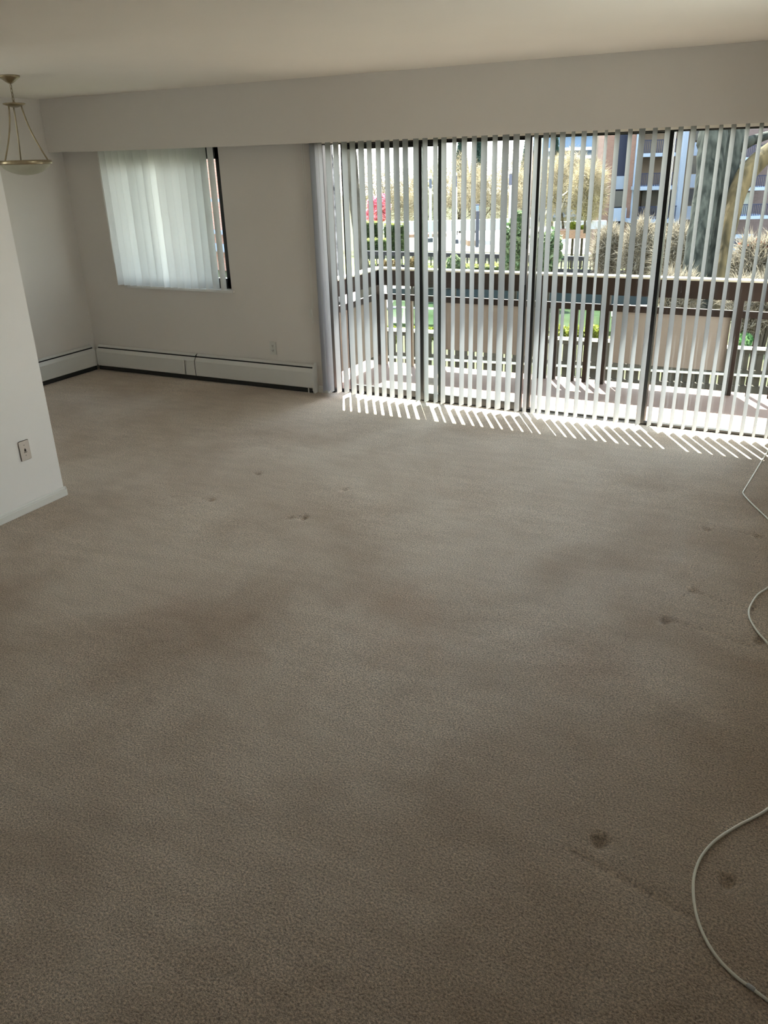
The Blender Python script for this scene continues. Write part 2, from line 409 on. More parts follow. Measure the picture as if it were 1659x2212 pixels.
VD = [(2.719, 93), (2.759, 101), (2.793, 100), (2.861, 90), (2.934, 88.5), (3.007, 88.0), (3.078, 89.0), (3.152, 86), (3.224, 91), (3.296, 89.5), (3.37, 87.5), (3.447, 83), (3.526, 85.5), (3.607, 86.0), (3.683, 88.0), (3.765, 89.5), (3.829, 86), (3.909, 91), (3.989, 84), (4.061, 86.5), (4.139, 78), (4.22, 84.0), (4.296, 75), (4.375, 77), (4.452, 80), (4.514, 87.0), (4.582, 80), (4.63, 81), (4.698, 79), (4.77, 88), (4.843, 81), (4.913, 82), (4.987, 89), (5.059, 79), (5.14, 82), (5.216, 73), (5.297, 79), (5.375, 76), (5.455, 77.5), (5.531, 74), (5.611, 80.0), (5.691, 79.5), (5.767, 75.5), (5.846, 77), (5.924, 77), (6.003, 79), (6.081, 75), (6.158, 78), (6.237, 76), (6.315, 79)]
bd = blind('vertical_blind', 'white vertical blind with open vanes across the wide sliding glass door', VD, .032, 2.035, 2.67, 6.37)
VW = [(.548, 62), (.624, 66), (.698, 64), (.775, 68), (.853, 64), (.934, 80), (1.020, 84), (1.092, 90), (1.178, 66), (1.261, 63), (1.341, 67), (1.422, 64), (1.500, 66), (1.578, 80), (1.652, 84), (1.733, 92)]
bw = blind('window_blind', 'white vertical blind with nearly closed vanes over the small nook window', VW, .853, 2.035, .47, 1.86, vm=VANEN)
# control cords with their tensioner weights
def cords(x, ztop, zw, parent, rise=.1):
    bm = B()
    for dx in (-.009, .009):
        tube(bm, [(x+dx, -.058, 2.04), (x+dx*.9, -.056, 1.4), (x+dx*.5, -.055, zw+.02)], .0016, 6)
    obj('control_cord', bm, CORDM, parent)
cords(2.640, 2.0, .72, bd)
bm = B(); box(bm, 2.609, 2.634, -.066, -.046, .66, .735); bevel(bm, .004)
wgt = obj('cord_weight', bm, WHP, bd)
bm = B(); tube(bm, [(2.632, -.056, .735), (2.640, -.056, .66), (2.641, -.056, .625), (2.634, -.056, .615), (2.629, -.056, .63), (2.628, -.056, .662)], .0016, 6); obj('cord_loop', bm, CORDM, wgt)
bm = B(); tube(bm, [(.487, -.058, 2.04), (.484, -.056, 1.5), (.488, -.055, 1.05)], .0018, 6); obj('control_cord', bm, CORDM, bw)

# ------------------------------------------------------------------ baseboard heaters
HC = [(-.046, .218), (-.066, .192), (-.070, .186), (-.070, .052), (-.064, .046)]
HD = [(-.013, .247), (-.040, .235), (-.044, .230)]
HB = [(0, .03), (-.004, .03), (-.004, .243), (0, .243)]
HF = [(-.0045, .004), (-.056, .004), (-.056, .175), (-.038, .216), (-.0105, .240), (-.0045, .2445)]  # fin body extended into the slots, their shade put in as dark colour
def heater(name, label, a, b, axis):
    t = thing(name, label, 'heater', ((a+b)/2, -.035, 0) if axis == 'x' else (.035, (a+b)/2, 0), None)
    def pr(line, th, pn, m, a=a, b=b):
        bm = B()
        prof = sheet(line, th) if th else line
        if axis == 'x': prism(bm, prof, 'x', a, b)
        else: prism(bm, [(-p[0], p[1]) for p in prof], 'y', a, b)
        return obj(pn, bm, m, t)
    pr(HB, 0, 'back_plate', HEAT); pr(HF, 0, 'fin_and_gap_shade', DARK); pr(HD, .0015, 'damper', HEAT); pr(HC, .0015, 'front_cover', HEAT)
    return t, pr
t1, p1 = heater('baseboard_heater', 'grey baseboard heater along the left wall of the nook', -3.9, -.072, 'y')
t2, p2 = heater('baseboard_heater', 'grey baseboard heater on the back wall, left length under the nook window', .072, 1.31, 'x')
p2(HC, .0025, 'joint_strip', HEAT, a=1.19, b=1.2)
t3, p3 = heater('baseboard_heater', 'grey baseboard heater on the back wall, right length ending beside the sliding door', 1.318, 2.60, 'x')
bm = B(); prism(bm, [(.0, -.0), (.0, -.074), (.074, -.0)], 'z', .048, .187); obj('corner_cover', bm, HEAT, t2)
bm = B(); prism(bm, [(0, .0), (-.058, .0), (-.072, .03), (-.074, .19), (-.040, .250), (-.028, .262), (0, .262)], 'x', 2.60, 2.617); bevel(bm, .002)
obj('end_cap', bm, HEAT, t3)
bm = B(); box(bm, 2.545, 2.556, -.060, -.052, 0, .05); obj('support_bracket', bm, HEAT, t3)
bm = B(); box(bm, 1.318, 1.323, -.046, -.010, .205, .240); obj('damper_stop', bm, DARK, t3)

# ------------------------------------------------------------------ outlets
def screw(bm, x, y, z, ax, r=.003):
    d = Vector((0, -.0015, 0)) if ax == 'y' else Vector((.0015, 0, 0)); tube(bm, [Vector((x, y, z)), Vector((x, y, z))+d], r, 10)
t = thing('wall_outlet', 'white duplex wall outlet above the right-hand baseboard heater', 'outlet', (2.169, 0, .357))
bm = B(); box(bm, 2.134, 2.204, -.006, 0, .299, .415); bevel(bm, .003); fp = obj('face_plate', bm, WHP, t)
for z in (.336, .378):
    bm = B(); box(bm, 2.154, 2.184, -.0085, -.005, z-.014, z+.014); bevel(bm, .003); so = obj('socket', bm, WHP, t)
    bm = B(); box(bm, 2.162, 2.1645, -.0092, -.008, z-.003, z+.006); box(bm, 2.1735, 2.176, -.0092, -.008, z-.003, z+.006); tube(bm, [(2.169, -.008, z-.008), (2.169, -.0092, z-.008)], .0025, 8); obj('slots', bm, DARK, so)
bm = B(); screw(bm, 2.169, -.006, .357, 'y'); obj('screw', bm, WHP, t)

t = thing('phone_jack', 'almond phone jack plate on the white partition wall', 'outlet', (XP, -2.920, .367))
bm = B(); box(bm, XP, XP+.006, -2.958, -2.883, .307, .427); bevel(bm, .0035); obj('face_plate', bm, ALM, t)
for z in (.337, .399):
    bm = B(); screw(bm, XP+.006, -2.9205, z, 'x'); obj('screw', bm, mat('screw_grey', (.35, .30, .27), .4) if z < .35 else bpy.data.materials['screw_grey'], t)
bm = B(); box(bm, XP+.0055, XP+.0072, -2.926, -2.914, .360, .374); box(bm, XP+.0055, XP+.0070, -2.9225, -2.9175, .372, .379); box(bm, XP+.0055, XP+.0072, -2.931, -2.909, .354, .357)
obj('jack_socket', bm, mat('jack_brown', (.03, .02, .018), .5), t)

# ------------------------------------------------------------------ pendant lamp
LX, LY = 1.425, -1.686
t = thing('pendant_lamp', 'bronze pendant lamp with a frosted bowl hanging from the ceiling over the nook', 'lamp', (LX, LY, ZC))
bm = B(); lathe(bm, [(0, 0), (.066, 0), (.068, -.006), (.064, -.012), (.050, -.022), (.026, -.040), (.012, -.048), (0, -.049)], 40, (LX, LY, ZC)); obj('canopy', bm, BRASS, t, True)
bm = B(); z = ZC-.050; k = 0
while z > 2.285:
    pts = []
    for i in range(13):
        a = 2*math.pi*i/12; u, v = .007*math.cos(a), .016*math.sin(a)
        pts.append((LX+(u if k % 2 == 0 else 0), LY+(u if k % 2 else 0), z-.014+v))
    tube(bm, pts, .0022, 6, cap=False); z -= .0245; k += 1
obj('chain', bm, BRASS, t, True)
bm = B(); lathe(bm, [(0, .022), (.008, .020), (.012, .010), (.060, .012), (.072, .010), (.072, .004), (.040, -.008), (.016, -.014), (0, -.015)], 40, (LX, LY, 2.266)); obj('hub_plate', bm, BRASS, t, True)
ZR = 1.925
for ang in (R(28), R(148), R(268)):
    c, s = math.cos(ang), math.sin(ang); pts = []
    for i in range(15):
        q = i/14; r = .046+(.158-.046)*(q**1.25)*(1) - .010*math.sin(math.pi*q); pts.append((LX+c*r, LY+s*r, 2.26-(2.26-ZR)*q))
    bm = B(); tube(bm, pts, .0052, 8); obj('rod', bm, BRASS, t, True)
bm = B(); lathe(bm, [(.150, .004), (.170, .004), (.173, 0), (.173, -.020), (.168, -.023), (.150, -.023), (.150, .004)], 56, (LX, LY, ZR)); obj('rim', bm, BRASS, t, True)
bm = B(); lathe(bm, [(.160, -.022), (.150, -.038), (.128, -.056), (.100, -.071), (.066, -.082), (.032, -.088), (0, -.090), (0, -.086), (.032, -.084), (.066, -.078), (.098, -.067), (.125, -.052), (.146, -.035), (.155, -.020)], 56, (LX, LY, ZR)); obj('bowl', bm, BOWL, t, True)

# ------------------------------------------------------------------ cable on the carpet
def spline(P, n=10):
    P = [Vector(p) for p in P]; out = []
    for i in range(len(P)-1):
        p0, p1, p2, p3 = P[max(i-1, 0)], P[i], P[i+1], P[min(i+2, len(P)-1)]
        for k in range(n):
            u = k/n
            out.append(.5*((2*p1)+(-p0+p2)*u+(2*p0-5*p1+4*p2-p3)*u*u+(-p0+3*p1-3*p2+p3)*u**3))
    out.append(P[-1]); return out
cp = [(6.55, -.05), (6.40, -.10), (6.29, -.19), (6.269, -.218), (6.232, -.55), (6.203, -.82), (6.180, -1.03), (6.178, -1.075), (6.20, -1.14), (6.255, -1.26), (6.333, -1.417), (6.43, -1.62), (6.47, -1.83), (6.435, -2.03), (6.377, -2.236), (6.338, -2.33), (6.316, -2.448), (6.314, -2.52), (6.329, -2.593), (6.365, -2.68), (6.404, -2.749), (6.50, -2.95), (6.56, -3.25), (6.53, -3.55), (6.46, -3.725)]
from functools import partial
def onfloor(px, py):
    d = fw+rt*((px-IW/2)/F)+up*((IH/2-py)/F); q = Vector((CX, CY, CZ))-d*(CZ/d.z); return (q.x, q.y)
for px, py in [(1628, 1768), (1590, 1788), (1545, 1818), (1515, 1852), (1500, 1890), (1497, 1930), (1504, 1980), (1523, 2030), (1552, 2075), (1590, 2113), (1625, 2139), (1659, 2165)]:
    cp.append(onfloor(px, py))
cp += [(6.55, -4.43), (6.59, -4.5)]
cab = spline([(x, y, .0045) for x, y in cp], 6)
bm = B(); tube(bm, cab, .0042, 10); cb = obj('cable', bm, CABLE, None, True)
tag(cb, 'long white cable snaking over the carpet along the right edge', 'cable')
a, b_ = Vector((*onfloor(1612, 2130), .006)), Vector((*onfloor(1630, 2143), .006))
bm = B(); tube(bm, [a, a.lerp(b_, .15), a.lerp(b_, .85), b_], [.0042, .006, .006, .0042], 12); obj('cable_sleeve', bm, mat('sleeve_grey', (.55, .56, .56), .4), cb, True)

# ================================================================== outside
ALB = .29; SPEC = .12
# balcony
YR = 1.36
bm = B(); box(bm, 2.30, 9.0, .17, 1.46, -.30, -.05); struct('balcony_deck', bm, DECK)
bm = B(); box(bm, -3.0, 9.0, .2, 1.05, 2.50, 2.75); struct('balcony_soffit', bm, mat('soffit_white', (.6, .58, .54), .8))
rail = thing('balcony_railing', 'dark brown timber balcony railing with beige panels outside the sliding door', 'railing', (4.5, YR, -.05))
XL = 2.535
bm = B(); box(bm, XL-.05, 9, YR-.055, YR+.055, .888, .905); box(bm, XL-.055, XL+.055, .2, YR-.055, .888, .905); bevel(bm, .003); obj('top_cap', bm, CAPM, rail)
bm = B(); box(bm, XL+.02, 9, YR-.045, YR-.01, .742, .888); box(bm, XL+.02, 9, YR+.01, YR+.04, .742, .888)
obj('top_board', bm, WOODB, rail)
bm = B(); box(bm, XL-.02, XL+.02, .2, YR, .742, .888); obj('side_board', bm, WOODB, rail)
bm = B(); box(bm, XL+.02, 9, YR-.02, YR+.02, .600, .655); box(bm, XL-.018, XL+.018, .2, YR, .600, .655); obj('mid_rail', bm, WOODB, rail)
def post(x, wd, z1, m=WOODB, y=YR, z0=-.05):
    bm = B(); box(bm, x-wd/2, x+wd/2, y-wd/2, y+wd/2, z0, z1); return obj('post', bm, m, rail)
post(XL, .09, .888)
for x in (2.60,): post(x, .04, .60, TANW)
for x in (2.895,): post(x, .04, .60, TANW)
post(3.21, .07, .888)
for x in (4.265, 4.352, 4.528, 4.640): post(x, .036, .60)
post(4.785, .075, .888); post(5.862, .075, .888); post(6.03, .036, .60); post(6.2, .036, .6); post(6.37, .036, .6); post(6.54, .075, .888)
for a, b in ((3.25, 4.20), (4.845, 5.815), (6.60, 7.6)):
    bm = B(); box(bm, a, b, YR+.005, YR+.02, .145, .600); obj('privacy_panel', bm, PANEL, rail)
bm = B(); box(bm, XL-.01, XL+.01, .25, YR-.05, .05, .600); obj('privacy_panel', bm, TANW, rail)
post(4.21, .05, .888)

# ground: flat courtyard, then a gentle slope down to the far buildings
def G(x, y):
    return -2.4 if y < 16 else max(-5.0, -2.4-.058*(y-16))
def gmesh(name, m, x0, x1, y0, y1, dz=0, n=40):
    bm = B(); rows = []
    for j in range(n+1):
        y = y0+(y1-y0)*j/n; rows.append([bm.verts.new((x0, y, G(0, y)+dz)), bm.verts.new((x1, y, G(0, y)+dz))])
    for a, b in zip(rows, rows[1:]): bm.faces.new((a[0], a[1], b[1], b[0]))
    return struct(name, bm, m)
SOIL = mat('garden_soil', (.10, .08, .05), .95, col2=(.14, .17, .06), scale=1.5)
LAWN = mat('lawn_grass', (.30, .38, .07), .9, col2=(.48, .54, .13), scale=3, bump=.3, bscale=30)
PAVE = mat('pale_paving', (.66, .58, .54), .8, var=.06, scale=2)
gmesh('ground', SOIL, -120, 80, 1.6, 160)
def ong(px, py):
    """point on the sloping ground seen at a pixel"""
    d = fw+rt*((px-IW/2)/F)+up*((IH/2-py)/F); s = 3.0
    C0 = Vector((CX, CY, CZ))
    for _ in range(4000):
        q = C0+d*s
        if q.z < G(q.x, q.y): return q
        s += .05
    return q
def patch(name, m, px, dz):
    bm = B(); P = [ong(*p) for p in px]; top = [bm.verts.new((p.x, p.y, p.z+dz)) for p in P]; bot = [bm.verts.new((p.x, p.y, p.z-.3)) for p in P]
    bm.faces.new(top)
    for i in range(len(P)): bm.faces.new((top[i], bot[i], bot[(i+1) % len(P)], top[(i+1) % len(P)]))
    return struct(name, bm, m)
patch('lawn', LAWN, [(600, 600), (1700, 640), (1500, 590), (600, 548)], .02)
patch('plaza', PAVE, [(855, 541), (1330, 552), (1330, 490), (860, 492)], .03)
patch('pool_deck', PAVE, [(700, 662), (1420, 690), (1420, 628), (700, 605)], .04)
WATER = mat('pond_water', (.08, .13, .05), .12, col2=(.13, .20, .10), scale=.6, spec=.35)
patch('pond', WATER, [(842, 703), (1320, 722), (1320, 664), (850, 650)], .07)
bm = B(); P = [ong(842, 650), ong(1400, 668)]
for y0, y1, z0, z1, m, nm in ((0, .35, .05, .42, mat('teal_tile', (.05, .075, .085), .5), 'pond_wall'),):
    d = (P[1]-P[0]).normalized(); n = Vector((-d.y, d.x, 0))
    q = [P[0], P[1], P[1]+n*.35, P[0]+n*.35]
    lo_ = [bm.verts.new((p.x, p.y, P[0].z+z0)) for p in q]; hi = [bm.verts.new((p.x, p.y, P[0].z+z1)) for p in q]
    bm.faces.new(hi)
    for i in range(4): bm.faces.new((lo_[i], hi[i], hi[(i+1) % 4], lo_[(i+1) % 4]))
    struct(nm, bm, m)
bm = B(); tube(bm, [P[0]-n*.06+Vector((0, 0, .10)), P[1]-n*.06+Vector((0, 0, .10))], .035, 6)
tag(obj('pond_kerb', bm, PAVE), 'thin white kerb along the far wall of the pond', 'kerb')

# patio fence just below the balcony
FW_ = mat('weathered_fence_wood', (.09, .075, .055), .8, var=.3, scale=4)
t = thing('patio_fence', 'weathered brown picket fence with a sunlit pale cap below the balcony', 'fence', (1, 6.2, -2.4))
A = at(700, 702, 12.8); Bp = at(1760, 757, 12.8)
A = Vector((A.x, A.y, A.z)); 
def fence(t, A, Bp, htop, pitch, pw, m, capm, rails, zb):
    """fence along A-B whose cap is at their height"""
    d = (Bp-A); L = Vector((d.x, d.y, 0)).length; u = Vector((d.x, d.y, 0)).normalized(); n = Vector((-u.y, u.x, 0))
    def seg(bm, s0, s1, o0, o1, z0, z1):
        vs = []
        for s in (s0, s1):
            for o in (o0, o1):
                for z in (z0, z1):
                    zz = A.z+(Bp.z-A.z)*s/L+z
                    p = A+u*s+n*o; vs.append(bm.verts.new((p.x, p.y, zz)))
        for f in ((0, 1, 3, 2), (4, 6, 7, 5), (0, 4, 5, 1), (2, 3, 7, 6), (0, 2, 6, 4), (1, 5, 7, 3)): bm.faces.new([vs[i] for i in f])
    bm = B(); seg(bm, 0, L, -.06, .06, -.035, 0); obj('cap_rail', bm, capm, t)
    for r0, r1 in rails:
        bm = B(); seg(bm, 0, L, -.03, .03, r0, r1); obj('rail', bm, m, t)
    bm = B(); s = pitch*.5
    while s < L: seg(bm, s-pw/2, s+pw/2, -.012, .012, -zb, -.03); s += pitch
    obj('pickets', bm, m, t)
    return L, seg
fence(t, A, Bp, 0, .115, .085, FW_, CAPM, [(-.10, -.04), (-.42, -.37)], .98)
bm = B(); 
d = Bp-A; u = Vector((d.x, d.y, 0)).normalized(); nn_ = Vector((-u.y, u.x, 0))
q = [A-nn_*.05, Bp-nn_*.05, Bp+nn_*.05, A+nn_*.05]; zt = [-.40]*4
lo_ = [bm.verts.new((p.x, p.y, -2.5)) for p in q]; hi = [bm.verts.new((p.x, p.y, p.z-.62)) for p in q]
bm.faces.new(hi)
for i in range(4): bm.faces.new((lo_[i], hi[i], hi[(i+1) % 4], lo_[(i+1) % 4]))
obj('kick_boards', bm, FW_, t)
q0 = Vector(A)
bm = B(); q = [A-nn_*.07, Bp-nn_*.07, Bp+nn_*.03, A+nn_*.03]
lo_ = [bm.verts.new((p.x, p.y, p.z-.46)) for p in q]; hi = [bm.verts.new((p.x, p.y, p.z-.43)) for p in q]
bm.faces.new(hi); bm.faces.new(lo_[::-1])
for i in range(4): bm.faces.new((lo_[i], hi[i], hi[(i+1) % 4], lo_[(i+1) % 4]))
obj('lower_cap', bm, CAPM, t)

# ---- vegetation
def leafcloud(rng, n, c, rx, ry, rz, size, shell=.55, aspect=1.6, flat=None, lobes=6):
    c = np.array(c); cen = [np.zeros(3)]; rad = [.78]
    for _ in range(lobes):
        v = rng.normal(size=3); v /= np.linalg.norm(v); cen.append(v*rng.uniform(.35, .6)); rad.append(rng.uniform(.3, .5))
    k = rng.integers(0, len(cen), n); v = rng.normal(size=(n, 3)); v /= np.linalg.norm(v, axis=1)[:, None]
    r = (shell+(1-shell)*rng.random(n)**.5)
    p = np.array(cen)[k]+v*(np.array(rad)[k]*r)[:, None]
    p *= np.array([rx, ry, rz]); p += c
    a = rng.normal(size=(n, 3)); a /= np.linalg.norm(a, axis=1)[:, None]
    b = np.cross(a, rng.normal(size=(n, 3))); b /= np.linalg.norm(b, axis=1)[:, None]
    s = size*rng.uniform(.6, 1.3, n)[:, None]
    return np.stack([p-a*s*aspect, p+b*s, p+a*s*aspect, p-b*s], 1)
def leafmat(name, c1, c2, sc=3, tr=.35):
    return mat(name, c1, .6, col2=c2, scale=sc, transl=tr)
ALB = .75
M_AZ = leafmat('azalea_pink', (.80, .18, .27), (1.0, .42, .48), 6)
ALB = .32
M_HED = leafmat('hedge_green', (.05, .09, .03), (.16, .22, .08), 4)
M_HEDT = leafmat('hedge_yellow_green', (.40, .42, .12), (.62, .60, .25), 4)
M_VAR = leafmat('variegated_green', (.10, .22, .08), (.62, .70, .40), 9)
M_DKG = leafmat('conifer_green', (.06, .14, .12), (.20, .32, .26), 2)
ALB = .31
M_TWG = leafmat('gold_twigs', (.34, .27, .18), (.95, .78, .50), 1.6, .3)
ALB = .22
M_TWP = leafmat('pale_twigs', (.50, .40, .28), (1.0, .86, .66), 5, .3)
M_RED = leafmat('coral_flowers', (.90, .22, .16), (.95, .62, .38), 6)
M_YEL = leafmat('lime_plants', (.42, .52, .05), (.75, .78, .15), 6)
M_BRN = leafmat('dry_plants', (.34, .22, .10), (.60, .45, .22), 6, .2)
ALB = .34
BARK = mat('dark_bark', (.020, .023, .018), .95, col2=(.105, .11, .09), scale=10, detail=8, bump=1.0, bscale=14, stretch=(1, 1, .22))
ALB = .2
BARKG = mat('sunlit_bark', (.13, .10, .05), .95, col2=(.40, .29, .14), scale=7, detail=8, bump=1.0, bscale=14, stretch=(1, 1, .22))  # lit copy of the bark: sunlight on the limb put into its colour
BARKB = mat('brown_bark', (.10, .08, .055), .95, col2=(.24, .20, .15), scale=6, detail=6, bump=.8, bscale=14, stretch=(1, 1, .25))
def shrub(name, label, cat, px0, px1, pyt, pyb, D, m, n=2500, size=.05, seed=1, group=None, stemm=None, aspect=1.6, lobes=7):
    """bushy plant filling a region of the view at distance D, standing on the ground there"""
    rng = np.random.default_rng(seed); t_ = at((px0+px1)/2, pyt, D); b_ = at((px0+px1)/2, pyb, D)
    l = at(px0, (pyt+pyb)/2, D); r = at(px1, (pyt+pyb)/2, D)
    rx = (r-l).length/2; c = (t_+b_)/2; rz = (t_.z-b_.z)/2
    g = G(c.x, c.y)
    t = thing(name, label, cat, (c.x, c.y, min(g, b_.z)), group)
    tris('foliage', leafcloud(rng, n, c, rx, max(rx*.8, .3), rz*1.12, size, aspect=aspect, lobes=lobes), m, t)
    bm = B()
    for k in range(5):
        a = k*1.26; tube(bm, [(c.x+.05*math.cos(a), c.y+.05*math.sin(a), min(g, b_.z)-.05), (c.x+rx*.25*math.cos(a), c.y+rx*.25*math.sin(a), (c.z+b_.z)/2), (c.x+rx*.5*math.cos(a), c.y+rx*.5*math.sin(a), c.z+rz*.4)], [.03, .02, .008], 5)
    obj('stems', bm, stemm or BARKB, t)
    return t
def hedge(name, label, px0, px1, pyt, pyb, D, seed=1, m=M_HED, mt=M_HEDT, n=4000, size=.045, group=None):
    rng = np.random.default_rng(seed)
    l = at(px0, pyb, D); r = at(px1, pyb, D); top = at((px0+px1)/2, pyt, D).z; bot = (l.z+r.z)/2
    u = (r-l); u.z = 0; L = u.length; u.normalize(); nrm = np.array([-u.y, u.x, 0]); dp = .8
    t = thing(name, label, 'hedge', ((l.x+r.x)/2, (l.y+r.y)/2, bot), group)
    def surf(n, zlo, zhi, toponly=False):
        s = rng.random(n)*L; o = rng.random(n)*dp; z = zlo+(zhi-zlo)*rng.random(n)
        f = rng.random(n)
        if toponly: z = zhi+rng.normal(0, .02, n)
        else: o = np.where(f < .75, rng.normal(0, .03, n), o)
        p = np.array([l.x, l.y, 0])+np.outer(s, [u.x, u.y, 0])+np.outer(o, nrm); p[:, 2] = z
        a = rng.normal(size=(n, 3)); a /= np.linalg.norm(a, axis=1)[:, None]; b = np.cross(a, rng.normal(size=(n, 3))); b /= np.linalg.norm(b, axis=1)[:, None]
        sz = size*rng.uniform(.6, 1.3, n)[:, None]
        return np.stack([p-a*sz*1.5, p+b*sz, p+a*sz*1.5, p-b*sz], 1)
    tris('foliage', surf(n, bot, top), m, t); tris('new_growth', surf(n//3, bot, top, True), mt, t)
    bm = B(); vs = []
    for s in (0.05, L-.05):
        for o in (.12, dp-.05):
            for z in (bot-.3, top-.08): vs.append(bm.verts.new((l.x+u.x*s+nrm[0]*o, l.y+u.y*s+nrm[1]*o, z)))
    for f in ((0, 1, 3, 2), (4, 6, 7, 5), (0, 4, 5, 1), (2, 3, 7, 6), (0, 2, 6, 4), (1, 5, 7, 3)): bm.faces.new([vs[i] for i in f])
    obj('inner_growth', bm, mat('hedge_core', (.03, .045, .02), .9), t)
    return t
def twigs(rng, n, c, rx, ry, rz, ln, wd, upw=.3):
    c = np.array(c); v = rng.normal(size=(n, 3)); v /= np.linalg.norm(v, axis=1)[:, None]
    rad = rng.random(n)**.45*(1+.18*np.sin(v[:, 0]*7+c[0])*np.sin(v[:, 2]*6+c[1]))
    p = c+v*rad[:, None]*np.array([rx, ry, rz])
    a = rng.normal(size=(n, 3))+v*.6; a[:, 2] += upw; a /= np.linalg.norm(a, axis=1)[:, None]
    b = np.cross(a, rng.normal(size=(n, 3))); b /= np.linalg.norm(b, axis=1)[:, None]
    L = ln*rng.uniform(.5, 1.4, n)[:, None]
    return np.stack([p-b*wd, p+b*wd, p+a*L], 1)
def branchy(rng, bm, p, d, L, r, depth, up_=.25, spread=.55, seg=4):
    q = p; pts = [p]; rr = [r]; dd = d.copy()
    for k in range(3):
        dd = (dd+Vector(rng.normal(0, .12, 3))+Vector((0, 0, up_*.15))).normalized(); q = q+dd*(L/3); pts.append(q); rr.append(r*(1-.18*(k+1)))
    tube(bm, pts, rr, seg, cap=False)
    if depth > 0:
        for k in range(3):
            nd = (dd+Vector(rng.normal(0, spread, 3))+Vector((0, 0, up_*.4))).normalized()
            branchy(rng, bm, pts[-1] if k else pts[2], nd, L*rng.uniform(.6, .8), r*.5, depth-1, up_, spread, 3)
def bare_tree(name, label, px, pyt, pyb, D, wpx, m, n=9000, seed=1, group='bare trees behind the courtyard', bark=None, wd=.012, ln=.5):
    rng = np.random.default_rng(seed); b_ = at(px, pyb, D); t_ = at(px, pyt, D); hgt = t_.z-b_.z; rx = wpx/F*D/2
    g = b_.z
    t = thing(name, label, 'tree', (b_.x, b_.y, g), group)
    bm = B(); branchy(rng, bm, Vector((b_.x, b_.y, g-.3)), Vector((0, 0, 1)), hgt*.38, hgt*.018+.03, 4)
    obj('trunk', bm, bark or BARKB, t)
    c = (b_.x, b_.y, g+hgt*.56)
    tris('twigs', twigs(rng, n, c, rx, rx, hgt*.47, ln, wd), m, t)
    return t
# background bare trees, left to right
spec = [(700, 300, 520, 62, 150), (800, 335, 505, 56, 120), (868, 372, 500, 58, 100), (925, 345, 500, 54, 110), (985, 338, 498, 57, 120),
        (1045, 350, 500, 53, 120), (1105, 330, 500, 56, 120), (1165, 340, 498, 52, 120), (1218, 330, 492, 43, 105), (1264, 352, 490, 40, 78)]
desc = ['bare twiggy tree behind the dark trunks at the door\'s left edge', 'bare tree standing behind the pink azalea', 'low bare tree just right of the pink azalea', 'bare golden tree behind the first pale column',
        'bare golden tree between the first and second pale columns', 'bare golden tree behind the dark lamp post', 'bare golden tree behind the third pale column', 'bare golden tree left of the leaning pale trunks by the mullion',
        'tall bare golden tree in front of the blue tower', 'bare golden tree touching the left corner of the brick apartment block']
for i, ((px, pt, pb, D, wp), ds) in enumerate(zip(spec, desc)):
    bare_tree('bare_tree', ds, px, pt, pb, D, wp, M_TWG, n=6500, seed=20+i, wd=.010)
for i, (px, pt, pb, wp, ds) in enumerate([(700, 290, 480, 60, 'dark green conifer at the far left behind the trunks'), (995, 295, 440, 50, 'bluish conifer top between the two middle mullions'), (1030, 288, 440, 46, 'bluish conifer rising right of the other middle conifer'),
                                      (1135, 285, 440, 50, 'bluish conifer just left of the centre mullion'), (1190, 300, 440, 40, 'bluish conifer just right of the centre mullion')]):
    D = 70; rng = np.random.default_rng(60+i); b_ = at(px, 490, D); top = at(px, pt, D).z; t = thing('conifer', ds, 'tree', (b_.x, b_.y, b_.z), 'conifers behind the bare trees')
    bm = B(); tube(bm, [(b_.x, b_.y, b_.z-.5), (b_.x, b_.y, top-.5)], [.2, .03], 6); obj('trunk', bm, BARKB, t)
    n = 5000; f = rng.random(n); rr = wp/F*D/2*(1.05-f)*(.3+.7*rng.random(n)**.5); a = rng.random(n)*6.283
    p = np.stack([b_.x+rr*np.cos(a), b_.y+rr*np.sin(a), b_.z+(top-b_.z)*(.25+.75*f)-rr*.15], 1)
    A_ = rng.normal(size=(n, 3)); A_ /= np.linalg.norm(A_, axis=1)[:, None]; B_ = np.cross(A_, rng.normal(size=(n, 3))); B_ /= np.linalg.norm(B_, axis=1)[:, None]
    tris('foliage', np.stack([p-A_*.28, p+B_*.1, p+A_*.28, p-B_*.1], 1), M_DKG, t)

# courtyard wall, columns, planters
ALB = .5
LAV = mat('pale_lavender_concrete', (.60, .60, .70), .7)
LAVD = mat('dark_lavender_concrete', (.16, .16, .24), .7)
SLATE = mat('slate_metal', (.07, .07, .11), .5)
PBRICK = brick('planter_brick', (.30, .14, .10), (.36, .18, .13), (.4, .33, .28), 3)
def slab(bm, p0, p1, dep, z0, z1):
    u = Vector((p1.x-p0.x, p1.y-p0.y, 0)).normalized(); n = Vector((-u.y, u.x, 0))
    if n.dot(Vector((fw.x, fw.y, 0))) < 0: n = -n
    q = [p0, p1, p1+n*dep, p0+n*dep]
    lo_ = [bm.verts.new((p.x, p.y, z0)) for p in q]; hi = [bm.verts.new((p.x, p.y, z1)) for p in q]
    bm.faces.new(lo_[::-1]); bm.faces.new(hi)
    for i in range(4): bm.faces.new((lo_[i], hi[i], hi[(i+1) % 4], lo_[(i+1) % 4]))
def block(px0, px1, pyt, pyb, D, dep, D1=None):
    bm = B(); a = at(px0, (pyt+pyb)/2, D); b = at(px1, (pyt+pyb)/2, D1 or D)
    slab(bm, a, b, dep, at((px0+px1)/2, pyb, D).z, at((px0+px1)/2, pyt, D).z); return bm
tag(obj('courtyard_wall', block(800, 1160, 476, 500, 47, .4), LAV), 'long low pale blue wall at the back of the courtyard', 'wall')
